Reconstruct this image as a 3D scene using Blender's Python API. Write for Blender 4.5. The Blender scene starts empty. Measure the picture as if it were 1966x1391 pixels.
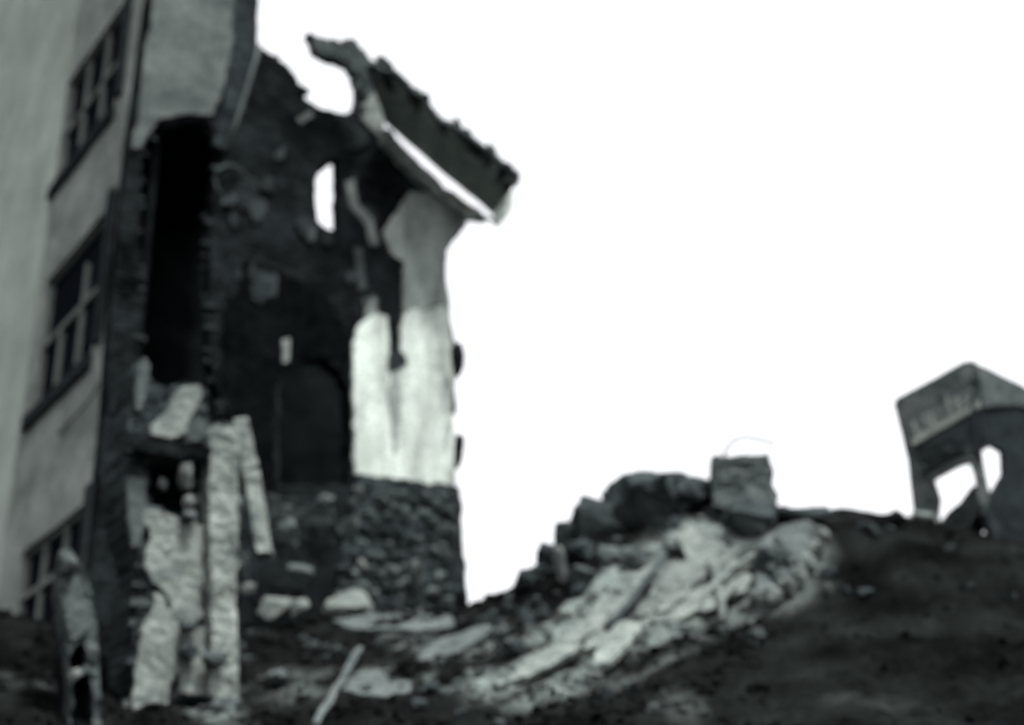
import bpy, bmesh, math, random
import numpy as np
from mathutils import Vector, Matrix, noise
from mathutils.geometry import delaunay_2d_cdt

random.seed(7)
rng = np.random.default_rng(7)
SC = bpy.context.scene
COL = SC.collection

# ------------------------------------------------------------------ camera
PITCH, ROLL, FPX = math.radians(26.0), math.radians(3.5), 2294.0
CW, CH = 1966.0, 1391.0
EYE = Vector((0, 0, 1.6))
_r0 = Vector((1, 0, 0)); _u0 = Vector((0, -math.sin(PITCH), math.cos(PITCH)))
FWD = Vector((0, math.cos(PITCH), math.sin(PITCH)))
RIGHT = _r0 * math.cos(ROLL) - _u0 * math.sin(ROLL)
UP = _u0 * math.cos(ROLL) + _r0 * math.sin(ROLL)
cam = bpy.data.cameras.new('camera')
camo = bpy.data.objects.new('camera', cam); COL.objects.link(camo)
camo.matrix_world = Matrix((( RIGHT.x, UP.x, -FWD.x, EYE.x), (RIGHT.y, UP.y, -FWD.y, EYE.y),
                            (RIGHT.z, UP.z, -FWD.z, EYE.z), (0, 0, 0, 1)))
cam.sensor_width = 36; cam.lens = FPX / CW * 36; cam.clip_end = 2000
cam.dof.use_dof = True; cam.dof.focus_distance = 3.2; cam.dof.aperture_fstop = 1.3
SC.camera = camo

# ------------------------------------------------------------------ sky, sun, exposure
SUN_AZ, SUN_EL = math.radians(136), math.radians(67)      # azimuth clockwise from +Y
w = bpy.data.worlds.new('World'); SC.world = w; w.use_nodes = True
nt = w.node_tree; bg = nt.nodes['Background']
sky = nt.nodes.new('ShaderNodeTexSky'); sky.sky_type = 'NISHITA'; sky.sun_disc = False
sky.sun_elevation = SUN_EL; sky.sun_rotation = SUN_AZ; sky.dust_density = 6; sky.air_density = 1.4
hs = nt.nodes.new('ShaderNodeHueSaturation'); hs.inputs['Saturation'].default_value = 0.10
nt.links.new(sky.outputs[0], hs.inputs['Color']); nt.links.new(hs.outputs[0], bg.inputs['Color'])
bg.inputs['Strength'].default_value = 0.15
sl = bpy.data.lights.new('sun', 'SUN'); sl.energy = 2.7; sl.angle = math.radians(5); sl.color = (1, 0.98, 0.93)
so = bpy.data.objects.new('sun', sl); COL.objects.link(so)
sdir = Vector((math.sin(SUN_AZ) * math.cos(SUN_EL), math.cos(SUN_AZ) * math.cos(SUN_EL), math.sin(SUN_EL)))
so.rotation_euler = sdir.to_track_quat('Z', 'Y').to_euler()
SC.view_settings.view_transform = 'Standard'; SC.view_settings.look = 'None'
SC.view_settings.gamma = 1; SC.view_settings.use_curve_mapping = False
SC.view_settings.exposure = 1.5

# ------------------------------------------------------------------ geometry of view rays
def ray(px, py):
    return (FWD * FPX + RIGHT * (px - CW / 2) + UP * (CH / 2 - py)).normalized()
def P(px, py, d):
    r = ray(px, py); return EYE + r * (d / math.hypot(r.x, r.y))
def hdir(az): a = math.radians(az); return Vector((math.sin(a), math.cos(a), 0))
class Plane:
    def __init__(s, o, u, v, n): s.o, s.u, s.v, s.n = o, u, v, n
    def at(s, px, py):
        r = ray(px, py); t = (s.o - EYE).dot(s.n) / r.dot(s.n); p = EYE + r * t - s.o
        return Vector((p.dot(s.u), p.dot(s.v)))
    def w(s, q, k=0.0): return s.o + s.u * q[0] + s.v * q[1] + s.n * k
    def off(s, k): return Plane(s.o + s.n * k, s.u, s.v, s.n)
def plane3(a, b, c):
    n = (b - a).cross(c - a).normalized()
    if n.dot(EYE - a) < 0: n.negate()
    u = (b - a).normalized(); v = n.cross(u)
    return Plane(a, u, v, n)
Z = Vector((0, 0, 1))
r0 = ray(215, 700); az0 = math.degrees(math.atan2(r0.x, r0.y))
CORNER = EYE.copy() + hdir(az0) * 13.0; CORNER.z = 0
FD, ED = hdir(-40), hdir(50)                      # facade runs away left, torn wall runs away right
FAC = Plane(CORNER, FD, Z, -ED)
END = Plane(CORNER, ED, Z, -FD)

# ------------------------------------------------------------------ materials (a toned monochrome place)
def tint(v):
    k = max(0, min(1, (0.12 - v) / 0.12))
    return (v * (0.89 - 0.13 * k), v * 1.0, v * (0.93 + 0.17 * k), 1)
def mat(name, v, var=0.35, scale=1.6, bump=0.5, bscale=22, rough=0.92, tone=False, streak=False, dist=0.03, brick=False):
    m = bpy.data.materials.new(name); m.use_nodes = True
    n = m.node_tree; N, L = n.nodes, n.links
    b = N['Principled BSDF']; b.inputs['Roughness'].default_value = rough
    b.inputs['Specular IOR Level'].default_value = 0.0
    tc = N.new('ShaderNodeTexCoord'); src = tc.outputs['Object']
    if streak:
        mp = N.new('ShaderNodeMapping'); mp.inputs['Scale'].default_value = (1, 1, 0.22)
        L.new(src, mp.inputs[0]); s1 = mp.outputs[0]
    else: s1 = src
    n1 = N.new('ShaderNodeTexNoise'); n1.inputs['Scale'].default_value = scale
    n1.inputs['Detail'].default_value = 9; n1.inputs['Roughness'].default_value = 0.68
    L.new(s1, n1.inputs['Vector'])
    rp = N.new('ShaderNodeValToRGB'); rp.color_ramp.elements[0].position = 0.33; rp.color_ramp.elements[1].position = 0.67
    if tone: lo, hi = [(k * .84, k, k * .97, 1) for k in (v * (1 - var), v * (1 + var))]
    else: lo, hi = tint(v * (1 - var)), tint(min(0.86, v * (1 + var)))
    rp.color_ramp.elements[0].color = lo; rp.color_ramp.elements[1].color = hi
    L.new(n1.outputs['Fac'], rp.inputs[0])
    n2 = N.new('ShaderNodeTexNoise'); n2.inputs['Scale'].default_value = bscale; n2.inputs['Detail'].default_value = 8
    L.new(src, n2.inputs['Vector'])
    mr = N.new('ShaderNodeMapRange'); mr.inputs[1].default_value = 0.3; mr.inputs[2].default_value = 0.7
    mr.inputs[3].default_value = 1 - var * 0.7; mr.inputs[4].default_value = 1 + var * 0.35
    L.new(n2.outputs['Fac'], mr.inputs[0])
    mx = N.new('ShaderNodeMix'); mx.data_type = 'RGBA'; mx.blend_type = 'MULTIPLY'; mx.inputs[0].default_value = 1
    L.new(rp.outputs[0], mx.inputs[6]); L.new(mr.outputs[0], mx.inputs[7]); out = mx.outputs[2]
    if tone:
        at = N.new('ShaderNodeAttribute'); at.attribute_name = 'tone'
        m2 = N.new('ShaderNodeMix'); m2.data_type = 'RGBA'; m2.blend_type = 'MULTIPLY'; m2.inputs[0].default_value = 1
        L.new(out, m2.inputs[6]); L.new(at.outputs['Fac'], m2.inputs[7]); out = m2.outputs[2]
    L.new(out, b.inputs['Base Color'])
    bp = N.new('ShaderNodeBump'); bp.inputs['Strength'].default_value = bump; bp.inputs['Distance'].default_value = dist
    L.new(n2.outputs['Fac'], bp.inputs['Height']); L.new(bp.outputs[0], b.inputs['Normal'])
    if brick:                                        # faint courses along the torn wall
        d1 = N.new('ShaderNodeVectorMath'); d1.operation = 'DOT_PRODUCT'; d1.inputs[1].default_value = ED
        sx = N.new('ShaderNodeSeparateXYZ'); cb_ = N.new('ShaderNodeCombineXYZ'); bt = N.new('ShaderNodeTexBrick')
        nz = N.new('ShaderNodeMix'); nz.data_type = 'VECTOR'; nz.inputs[0].default_value = .03
        L.new(src, nz.inputs[4]); L.new(n1.outputs['Color'], nz.inputs[5])
        L.new(nz.outputs[1], d1.inputs[0]); L.new(nz.outputs[1], sx.inputs[0]); L.new(d1.outputs['Value'], cb_.inputs[0]); L.new(sx.outputs[2], cb_.inputs[1])
        L.new(cb_.outputs[0], bt.inputs['Vector']); bt.inputs['Scale'].default_value = 1
        bt.inputs['Brick Width'].default_value = .24; bt.inputs['Row Height'].default_value = .085; bt.inputs['Mortar Size'].default_value = .012
        bt.inputs['Color1'].default_value = (.55, .55, .55, 1); bt.inputs['Color2'].default_value = (1.25, 1.25, 1.25, 1); bt.inputs['Mortar'].default_value = (1.9, 1.9, 1.9, 1)
        m3 = N.new('ShaderNodeMix'); m3.data_type = 'RGBA'; m3.blend_type = 'MULTIPLY'; m3.inputs[0].default_value = .8
        L.new(out, m3.inputs[6]); L.new(bt.outputs['Color'], m3.inputs[7]); L.new(m3.outputs[2], b.inputs['Base Color'])
        b2 = N.new('ShaderNodeBump'); b2.inputs['Strength'].default_value = .9; b2.inputs['Distance'].default_value = .02; b2.invert = True
        L.new(bt.outputs['Fac'], b2.inputs['Height']); L.new(bp.outputs[0], b2.inputs['Normal']); L.new(b2.outputs[0], b.inputs['Normal'])
    return m
M = dict(
    facade=mat('facade_plaster', 0.17, 0.42, 1.1), pale_facade=mat('pale_plaster', 0.26, 0.2, 0.7),
    panel=mat('grey_plaster', 0.07, 0.5, 1.4), soot=mat('sooty_masonry', 0.008, 0.75, 1.3, 0.8, brick=True),
    char=mat('char_crust', 0.003, 0.6, 2.5, 0.8), black=mat('near_black_wall', 0.006, 0.4, 2), dark=mat('dark_masonry', 0.018, 0.65, 2.4, 0.8, brick=True),  # black: near-black, for inner walls and backs of hollows
    white=mat('white_plaster', 0.36, 0.5, 2.0, 0.4, streak=True), dirty=mat('dirty_white_plaster', 0.13, 0.5, 3.4, 0.6),
    shaded_weathered=mat('shaded_weathered_plaster', 0.18, 0.6, 2.2, 0.5, streak=True), stone=mat('wall_stone', 0.045, 0.55, 3), pale_stone=mat('pale_stone', 0.10, 0.3, 4), mid_stone=mat('grey_stone', 0.06, 0.4, 4),
    dark_stone=mat('dark_stone', 0.03, 0.5, 4), slab=mat('broken_plaster_slab', 0.105, 0.55, 2.6, 0.8),
    wood=mat('dark_wood', 0.36, 0.4, 3, streak=False), pale_wood=mat('pale_wood', 0.2, 0.3, 4),
    iron=mat('dark_iron', 0.04, 0.3, 6, rough=0.6), frame=mat('window_paint', 0.12, 0.2, 5), shutter=mat('shutter_and_sill_shade', 0.02, 0.3, 5),
    cab=mat('dull_cab_paint', 0.06, 0.6, 3.5, 0.6), cab_side_dimmed=mat('cab_side_dimmed_paint', 0.016, 0.35, 2.2, 0.3), board=mat('sign_board', 0.075, 0.3, 3, 0.2),
    letters=mat('faded_letter_paint', 0.16, 0.25, 6, 0.2), ground=mat('rubble_earth', 1.0, 0.5, 1.3, 0.9, 14, tone=True, dist=0.06),
    chips=mat('rubble_chips', 1.0, 0.3, 3, 0.5, tone=True))
g = bpy.data.materials.new('dark_glass'); g.use_nodes = True
gb = g.node_tree.nodes['Principled BSDF']; gb.inputs['Base Color'].default_value = (0.004, 0.005, 0.007, 1)
gb.inputs['Roughness'].default_value = 0.5; gb.inputs['Specular IOR Level'].default_value = 0.0; M['glass'] = g

# ------------------------------------------------------------------ object helpers
def tag(o, label=None, cat=None, group=None, kind=None):
    if label: o['label'] = label
    if cat: o['category'] = cat
    if group: o['group'] = group
    if kind: o['kind'] = kind
    return o
def thing(name, loc, label, cat, group=None):
    o = bpy.data.objects.new(name, None); COL.objects.link(o); o.location = loc
    o.empty_display_size = 0.2; o['_root'] = list(loc)
    return tag(o, label, cat, group)
def world_loc(o):
    p = Vector(o.location)
    while o.parent: o = o.parent; p += Vector(o.location)
    return p
def link(name, verts, faces, m, parent=None, smooth=False):
    """verts in world space; origin goes to the base centre of the mesh"""
    vs = np.array([tuple(v) for v in verts], float)
    c = np.array([(vs[:, 0].min() + vs[:, 0].max()) / 2, (vs[:, 1].min() + vs[:, 1].max()) / 2, vs[:, 2].min()])
    me = bpy.data.meshes.new(name); me.from_pydata((vs - c).tolist(), [], faces); me.update()
    if smooth: me.polygons.foreach_set('use_smooth', [True] * len(me.polygons))
    me.materials.append(M[m] if isinstance(m, str) else m)
    o = bpy.data.objects.new(name, me); COL.objects.link(o)
    if parent: o.parent = parent; o.location = Vector(c) - world_loc(parent)
    else: o.location = c
    return o
def inside(p, poly):
    x, y = p[0], p[1]; c = False; j = len(poly) - 1
    for i in range(len(poly)):
        xi, yi = poly[i][0], poly[i][1]; xj, yj = poly[j][0], poly[j][1]
        if (yi > y) != (yj > y) and x < (xj - xi) * (y - yi) / (yj - yi) + xi: c = not c
        j = i
    return c
def rough_loop(pts, h, jag, seed, straight=()):
    out = []; n = len(pts)
    for i in range(n):
        a, b = Vector(pts[i]), Vector(pts[(i + 1) % n]); L = (b - a).length
        k = max(1, int(L / h)); d = (b - a).normalized(); nn = Vector((-d.y, d.x))
        for q in range(k):
            p = a + (b - a) * (q / k)
            if q and i not in straight and jag:
                p = p + nn * jag * (noise.noise(Vector((p.x * 5, p.y * 5, seed))) * 1.3 + random.uniform(-.45, .45))
            out.append(Vector((p.x, p.y)))
    return out
def slab(name, pl, poly, m, parent=None, thick=0.2, proud=0.0, holes=(), h=0.12, jag=0.03, disp=0.02, fr=1.6, straight=(), px=True, seed=None, bulge=0):
    """a rough-edged plate: outline on a plane, displaced face, real thickness"""
    seed = random.uniform(0, 90) if seed is None else seed
    if px:
        poly = [pl.at(*p) for p in poly]; holes = [[pl.at(*p) for p in hh] for hh in holes]
    loop = rough_loop(poly, h, jag, seed, straight); hl = [rough_loop(hh, h, jag, seed + 3) for hh in holes]
    V = list(loop); E = [(i, (i + 1) % len(loop)) for i in range(len(loop))]
    for hh in hl:
        s = len(V); V += hh; E += [(s + i, s + (i + 1) % len(hh)) for i in range(len(hh))]
    x0 = min(p.x for p in loop); x1 = max(p.x for p in loop); y0 = min(p.y for p in loop); y1 = max(p.y for p in loop)
    x = x0 + h / 2
    while x < x1:
        y = y0 + h / 2
        while y < y1:
            p = Vector((x + random.uniform(-.3, .3) * h, y + random.uniform(-.3, .3) * h))
            if inside(p, loop) and not any(inside(p, q) for q in hl): V.append(p)
            y += h
        x += h
    vo, eo, fo, *_ = delaunay_2d_cdt(V, E, [], 0, 1e-5)
    F = []
    for f in fo:
        c = sum((vo[i] for i in f), Vector((0, 0))) / 3
        if inside(c, loop) and not any(inside(c, q) for q in hl): F.append(tuple(f))
    ctr = Vector(((x0 + x1) / 2, (y0 + y1) / 2)); R = max(x1 - x0, y1 - y0) / 2 + 1e-6
    fv = []
    for p in vo:
        k = noise.fractal(Vector((p.x * fr, p.y * fr, seed)), 0.8, 2.1, 4) * disp + random.uniform(-.25, .25) * disp
        k += bulge * max(0, 1 - ((p - ctr).length / R) ** 2)
        fv.append(pl.w(p, proud + k))
    nv = len(fv); bv = [pl.w(p, proud - thick) for p in vo]
    a = F[0]; nrm = (fv[a[1]] - fv[a[0]]).cross(fv[a[2]] - fv[a[0]])
    faces = [f if nrm.dot(pl.n) > 0 else f[::-1] for f in F]
    cnt = {}
    for f in faces:
        for i in range(3):
            e = (f[i], f[(i + 1) % 3]); cnt[e] = 1
    res = list(faces) + [tuple(i + nv for i in f[::-1]) for f in faces]
    for (i, j) in cnt:
        if (j, i) not in cnt: res.append((j, i, i + nv, j + nv))
    return link(name, fv + bv, res, m, parent)
def box_pts(c, ax, ay, az):
    v = [c + ax * i + ay * j + az * k for i in (-1, 1) for j in (-1, 1) for k in (-1, 1)]
    return v, [(0, 1, 3, 2), (4, 6, 7, 5), (0, 4, 5, 1), (2, 3, 7, 6), (0, 2, 6, 4), (1, 5, 7, 3)]
def pbox(name, pl, u0, u1, v0, v1, k0, k1, m, parent=None):
    c = pl.w(((u0 + u1) / 2, (v0 + v1) / 2), (k0 + k1) / 2)
    v, f = box_pts(c, pl.u * (u1 - u0) / 2, pl.v * (v1 - v0) / 2, pl.n * (k1 - k0) / 2)
    return link(name, v, f, m, parent)
def tube(name, pts, r, m, parent=None, n=8, taper=1.0, square=False):
    pts = [Vector(p) for p in pts]; V = []; F = []
    if square: n = 4
    for i, p in enumerate(pts):
        t = (pts[min(i + 1, len(pts) - 1)] - pts[max(i - 1, 0)]).normalized()
        a = t.cross(Z if abs(t.z) < 0.9 else Vector((1, 0, 0))).normalized(); b = t.cross(a)
        rr = r * (1 + (taper - 1) * i / max(1, len(pts) - 1))
        for k in range(n):
            q = 2 * math.pi * (k + .5) / n; V.append(p + a * math.cos(q) * rr + b * math.sin(q) * rr)
    for i in range(len(pts) - 1):
        for k in range(n): F.append((i * n + k, i * n + (k + 1) % n, (i + 1) * n + (k + 1) % n, (i + 1) * n + k))
    F.append(tuple(range(n))[::-1]); F.append(tuple((len(pts) - 1) * n + k for k in range(n)))
    return link(name, V, F, m, parent, smooth=not square and n > 6)
def timber(name, a, b, w, h, m, parent=None, segs=8, wob=0.012, face=None):
    """a rough beam from a to b with slightly irregular edges"""
    a, b = Vector(a), Vector(b); t = (b - a).normalized(); f = (face or (EYE - a)).normalized()
    s = t.cross(f).normalized(); f = s.cross(t); V = []; F = []
    for i in range(segs + 1):
        p = a + (b - a) * i / segs
        for (x, y) in ((-1, -1), (1, -1), (1, 1), (-1, 1)):
            V.append(p + s * (x * w / 2 + random.uniform(-wob, wob)) + f * (y * h / 2 + random.uniform(-wob, wob)) + t * random.uniform(-wob, wob))
    for i in range(segs):
        for k in range(4): F.append((i * 4 + k, i * 4 + (k + 1) % 4, i * 4 + 4 + (k + 1) % 4, i * 4 + 4 + k))
    F.append((3, 2, 1, 0)); F.append(tuple(segs * 4 + k for k in range(4)))
    return link(name, V, F, m, parent)
def hull_rock(seed, npts=18, sub=0):
    rd = random.Random(seed); bm = bmesh.new()
    for i in range(npts):
        v = Vector((rd.gauss(0, 1), rd.gauss(0, 1), rd.gauss(0, 1))).normalized() * rd.uniform(.85, 1.05)
        v = Vector([max(-.72, min(.72, c)) for c in v]) / .72
        bm.verts.new(v)
    bmesh.ops.convex_hull(bm, input=bm.verts)
    for v in [v for v in bm.verts if not v.link_faces]: bm.verts.remove(v)
    if sub:
        bmesh.ops.subdivide_edges(bm, edges=bm.edges, cuts=sub, use_grid_fill=True, smooth=0.06)
        for v in bm.verts: v.co *= 1 + 0.2 * noise.fractal(v.co * 1.9 + Vector((seed, 0, 0)), .8, 2.2, 5)
    bm.verts.index_update()
    return [v.co.copy() for v in bm.verts], [tuple(v.index for v in f.verts) for f in bm.faces]
def rock(name, px, py, wpx, hpx, d, m, label=None, cat=None, parent=None, rot=0, seed=None, depth=None, sub=2, group=None, sharp=True):
    """a broken stone whose middle stands at distance d, wpx by hpx large there"""
    c = P(px, py, d); k = (c - EYE).length / FPX
    seed = seed or random.randint(1, 9999)
    vs, fs = hull_rock(seed, 20, sub); wd, hd = wpx * k / 2, hpx * k / 2; dp = depth / 2 if depth else (wd + hd) / 2
    ca, sa = math.cos(math.radians(rot)), math.sin(math.radians(rot))
    out = []
    for v in vs:
        x, z = v.x * wd, v.z * hd
        out.append(c + RIGHT * (x * ca - z * sa) + UP * (x * sa + z * ca) + FWD * v.y * dp)
    o = link(name, out, fs, m, parent)
    if label: tag(o, label, cat, group)
    return o

# ------------------------------------------------------------------ terrain
ctrl = [(0,1391,10),(120,1391,10),(250,1391,10),(440,1362,10.6),(600,1391,9.4),(800,1391,9),(1000,1391,8.8),(1300,1391,8.6),(1600,1391,8.6),(1966,1391,8.6),
 (-150,1185,12.5),(0,1190,12.3),(100,1205,12.2),(200,1300,11),(330,1330,11.4),(500,1310,11.5),(680,1300,11),(900,1290,10.6),(480,1230,13),(560,1195,13.8),(650,1190,14.2),(760,1192,14.5),(880,1198,14.8),(940,1185,14.6),
 (700,1225,12.4),(900,1235,12.2),
 (1000,1120,13.4),(1060,1070,13.2),(1120,1025,13.1),(1200,975,13),(1300,970,13),(1400,970,13),(1500,978,13),(1600,994,13),(1700,998,13),(1800,1026,13),(1870,1046,13),(1950,1066,13),(2200,1100,13),(2600,1150,13),
 (1000,1220,11.8),(1100,1230,11),(1200,1190,11.4),(1300,1100,12),(1400,1130,11.9),(1500,1100,11.9),(1600,1120,11.6),(1750,1120,11.5),(1900,1170,11.2),(1150,1310,9.8),(1300,1290,9.7),(1600,1280,9.7),(1900,1300,9.5),(2300,1300,9.6)]
pts3 = [P(*c) for c in ctrl]
for az, d, z in [(-60,3,0),(-30,3,.1),(0,3,.1),(30,3,.1),(60,3,0),(-80,8,0),(80,8,.6),(-45,6,1.0),(45,6,1.3),(20,5.6,1.2),(0,5.6,1.1),(-15,6,1.1),
                 (-55,14,1.5),(55,14,4.5),(-40,20,2),(-22,17,4),(-14,18,4),(-8,17,4.2),(-2,17.5,4.0),(3,26,4.4),(8,16,4.6),(14,16,5.2),(20,15.6,5.6),(26,15.5,5.4),(0,24,1.5),(12,22,2.5),(24,22,2.5),(-14,25,1),(-30,28,0),(40,24,1),(10,34,0),(-10,34,0),(30,34,0),(0,-8,0),(25,-8,0),(-25,-8,0),(-70,20,0),(75,22,0)]:
    q = hdir(az) * d; pts3.append(Vector((q.x, q.y, z)))
A = np.array([(p.x, p.y) for p in pts3]); Zc = np.array([p.z for p in pts3])
def tps(r2): return np.where(r2 > 1e-9, 0.5 * r2 * np.log(r2 + 1e-12), 0)
n_ = len(A); K = tps(((A[:, None] - A[None]) ** 2).sum(-1)) + np.eye(n_) * 0.02
Q = np.hstack([np.ones((n_, 1)), A]); S = np.block([[K, Q], [Q.T, np.zeros((3, 3))]])
W = np.linalg.solve(S, np.concatenate([Zc, np.zeros(3)]))
def smooth_h(xy):
    xy = np.atleast_2d(xy); r2 = ((xy[:, None] - A[None]) ** 2).sum(-1)
    z = tps(r2) @ W[:n_] + W[n_] + xy @ W[n_ + 1:]
    dist = np.hypot(xy[:, 0], xy[:, 1] - 8); f = np.clip((26 - dist) / 10, 0, 1); f = f * f * (3 - 2 * f)
    return np.clip(z, -0.5, 9) * f
def rough(x, y):
    a = noise.fractal(Vector((x * .9, y * .9, 3.1)), .9, 2.1, 5) * .13
    b = noise.noise(Vector((x * 3.1, y * 3.1, 9))) ; c = noise.cell(Vector((x * 4.5 + .6 * b, y * 4.5, 1)))
    return a + .05 * b + .025 * c
def rough_amt(x, y): return max(0, min(1, (22 - math.hypot(x, y)) / 6))
def ground_z(x, y): return float(smooth_h((x, y))[0]) + rough(x, y) * rough_amt(x, y)
def project(x, y, z):
    d = np.stack([x - EYE.x, y - EYE.y, z - EYE.z], -1)
    f = d @ np.array(FWD); return CW / 2 + FPX * (d @ np.array(RIGHT)) / f, CH / 2 - FPX * (d @ np.array(UP)) / f
def blob(px, py, cx, cy, rx, ry, rot=0):
    a = math.radians(rot); dx, dy = px - cx, py - cy
    u = dx * math.cos(a) + dy * math.sin(a); v = -dx * math.sin(a) + dy * math.cos(a)
    return np.clip(1.6 - 1.6 * np.sqrt((u / rx) ** 2 + (v / ry) ** 2), 0, 1)
# where lime mortar and plaster lie spilled on the dark earth: centre, radii, slant, amount
SPILL = [(1180,1160,190,75,-38,.15),(1290,1120,200,100,-24,.15),(1370,1070,130,90,25,.14),(1120,1260,270,85,-20,.10),(1230,1215,270,80,-28,.13),(1440,1140,120,70,-25,.10),(850,1240,80,22,-20,.09),(930,1230,90,18,-20,.07),
         (720,1310,75,26,6,.05),(880,1318,90,14,-4,.04),(1330,1370,70,45,60,.018),(1520,1090,110,95,-30,.07),(780,1200,110,18,0,.1),(560,1330,140,30,0,.03),(1700,1360,160,30,0,.010),(420,1370,60,25,0,.08),(40,1300,70,14,12,.05)]
def tone_at(x, y, z):
    px, py = project(x, y, z); t = np.full(px.shape, 0.0046)
    n = np.array([noise.fractal(Vector((a * 1.7, b * 1.7, c * 1.7)), .8, 2.2, 5) for a, b, c in zip(x, y, z)])
    st = np.array([noise.fractal(Vector(((a * .85 + c * .5) * 1.0, (a * -.5 + c * .85) * 5.5, b * .7 + 4)), .8, 2.2, 5) for a, b, c in zip(x, y, z)])
    for cx, cy, rx, ry, rot, am in SPILL:
        t = np.maximum(t, am * np.clip(blob(px + n * 40, py + n * 30, cx, cy, rx, ry, rot) * (1 + n * .8 + st * 1.3), 0, 1.25))
    return np.clip(t * (1 + .85 * n), .0015, .095)
gx = np.unique(np.concatenate([np.linspace(-600, -40, 15), np.linspace(-40, -9, 32), np.arange(-9, 11.5, .1), np.linspace(11.5, 40, 32), np.linspace(40, 600, 15)]))
gy = np.unique(np.concatenate([np.linspace(-600, -20, 12), np.linspace(-20, 4, 25), np.arange(4, 17.5, .1), np.linspace(17.5, 45, 45), np.linspace(45, 900, 18)]))
X, Y = np.meshgrid(gx, gy, indexing='ij'); xy = np.stack([X.ravel(), Y.ravel()], -1)
H = np.concatenate([smooth_h(c) for c in np.array_split(xy, 20)])
H += np.array([rough(a, b) * rough_amt(a, b) if math.hypot(a, b) < 22 else 0 for a, b in xy])
nx, ny = len(gx), len(gy); I = np.arange(nx * ny).reshape(nx, ny)
quads = np.stack([I[:-1, :-1].ravel(), I[1:, :-1].ravel(), I[1:, 1:].ravel(), I[:-1, 1:].ravel()], -1)
me = bpy.data.meshes.new('ground'); me.from_pydata(np.column_stack([xy, H]).tolist(), [], quads.tolist()); me.update()
core = (np.abs(xy[:, 0]) < 13) & (xy[:, 1] > 4) & (xy[:, 1] < 18)
tn = np.full(len(xy), .03); tn[core] = tone_at(xy[core, 0], xy[core, 1], H[core])
at = me.attributes.new('tone', 'FLOAT', 'POINT'); at.data.foreach_set('value', tn.astype(np.float32))
me.materials.append(M['ground'])
go = bpy.data.objects.new('ground', me); COL.objects.link(go); tag(go, kind='structure')

def surf(px, py):
    """the point where the ground lies under a picture direction, walking outward"""
    r = ray(px, py); h = math.hypot(r.x, r.y); d = 7.0; last = d
    while d < 17:
        p = EYE + r * (d / h)
        if float(smooth_h((p.x, p.y))[0]) > p.z:
            for _ in range(6):
                m = (last + d) / 2; p = EYE + r * (m / h)
                if float(smooth_h((p.x, p.y))[0]) > p.z: d = m
                else: last = m
            return EYE + r * (last / h)
        last = d; d += .15
    return None
def sd(px, py, d, lift=.12):
    """distance at which a thing rests on the heap there, or d where the ray clears it"""
    q = surf(px, py)
    return d if q is None else math.hypot(q.x, q.y) - lift
def PS(px, py, d, lift=.12): return P(px, py, sd(px, py, d, lift))

# ------------------------------------------------------------------ facade building on the left
fb = thing('plastered_building', CORNER, 'grey plastered house front with barred windows stacked one above the other at left', 'building')
def rect(tl, bl, tr, br):
    q = [FAC.at(*p) for p in (tl, bl, tr, br)]
    return ((q[0].x + q[1].x) / 2, (q[2].x + q[3].x) / 2, (q[1].y + q[3].y) / 2, (q[0].y + q[2].y) / 2)
W2 = rect((90, 565), (76, 790), (196, 385), (190, 655))
W3 = rect((40, 1085), (36, 1300), (152, 950), (150, 1200))
W1 = rect((134, 170), (120, 365), (236, -10), (230, 165))
print('W1', W1, 'W2', W2, 'W3', W3)
wins = [(w_[0], w_[1] + .28, w_[2] - .06, w_[3] + .14) if w_[1] > w_[0] else (w_[0] + .28, w_[1], w_[2], w_[3]) for w_ in (W1, W2, W3)]
def rp(u0, u1, v0, v1): return [(u0, v0), (u1, v0), (u1, v1), (u0, v1)]
EDGE = [(300, -60), (250, 250), (215, 560), (196, 800), (186, 950), (168, 1100), (150, 1391)]
right = [Vector((0.0, y)) for y in (1.0, 15.5)]
boundary_u = FAC.at(75, 560).x
out = [(0.02, 1.5), (0.02, 26), (boundary_u, 26), (boundary_u, 1.5)]
slab('wall', FAC, [Vector(p) for p in out], 'facade', fb, 0.1, 0, [[Vector(p) for p in rp(*w_)] for w_ in wins], h=.16, jag=0, disp=.012, px=False)
for i, (u0, u1, v0, v1) in enumerate(wins):
    lo, hi = min(u0, u1), max(u0, u1)
    wf = None
    f = 0.055
    # frame ring
    vs, fs = [], []
    for (a, b, c, d) in ((lo, lo + f, v0, v1), (hi - f, hi, v0, v1), (lo + f, hi - f, v0, v0 + f), (lo + f, hi - f, v1 - f, v1)):
        v, q = box_pts(FAC.w(((a + b) / 2, (c + d) / 2), -.09), FAC.u * (b - a) / 2, FAC.v * (d - c) / 2, FAC.n * .03)
        fs += [tuple(k + len(vs) for k in t) for t in q]; vs += v
    wf = link('window', vs, fs, 'frame', fb)
    pbox('pane', FAC, lo + f, hi - f, v0 + f, v1 - f, -.14, -.12, 'glass', wf)
    n3 = 3
    for k in range(1, n3):
        u = lo + (hi - lo) * k / n3
        top = v1 - f if i != 1 else v0 + (v1 - v0) * (.52 if k == 2 else .8)
        pbox('mullion', FAC, u - .022, u + .022, v0 + f, top, -.115, -.05, 'frame', wf)
    for fr_ in ((.5,) if i != 2 else (.62,)):
        vv = v0 + (v1 - v0) * fr_
        pbox('transom', FAC, lo + f, hi - f, vv - .035, vv + .035, -.115, -.05, 'frame', wf)
    pbox('shaded_sill', FAC, lo - .06, hi + .06, v0 - .2, v0 - .003, -.10, .07, 'shutter', wf)  # sill made deep and dark, its underside shadow put into the colour
    pbox('shutter', FAC, lo - .33, lo - .16, v0 + .05, v1 + .14, .015, .07, 'shutter', fb)
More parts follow.
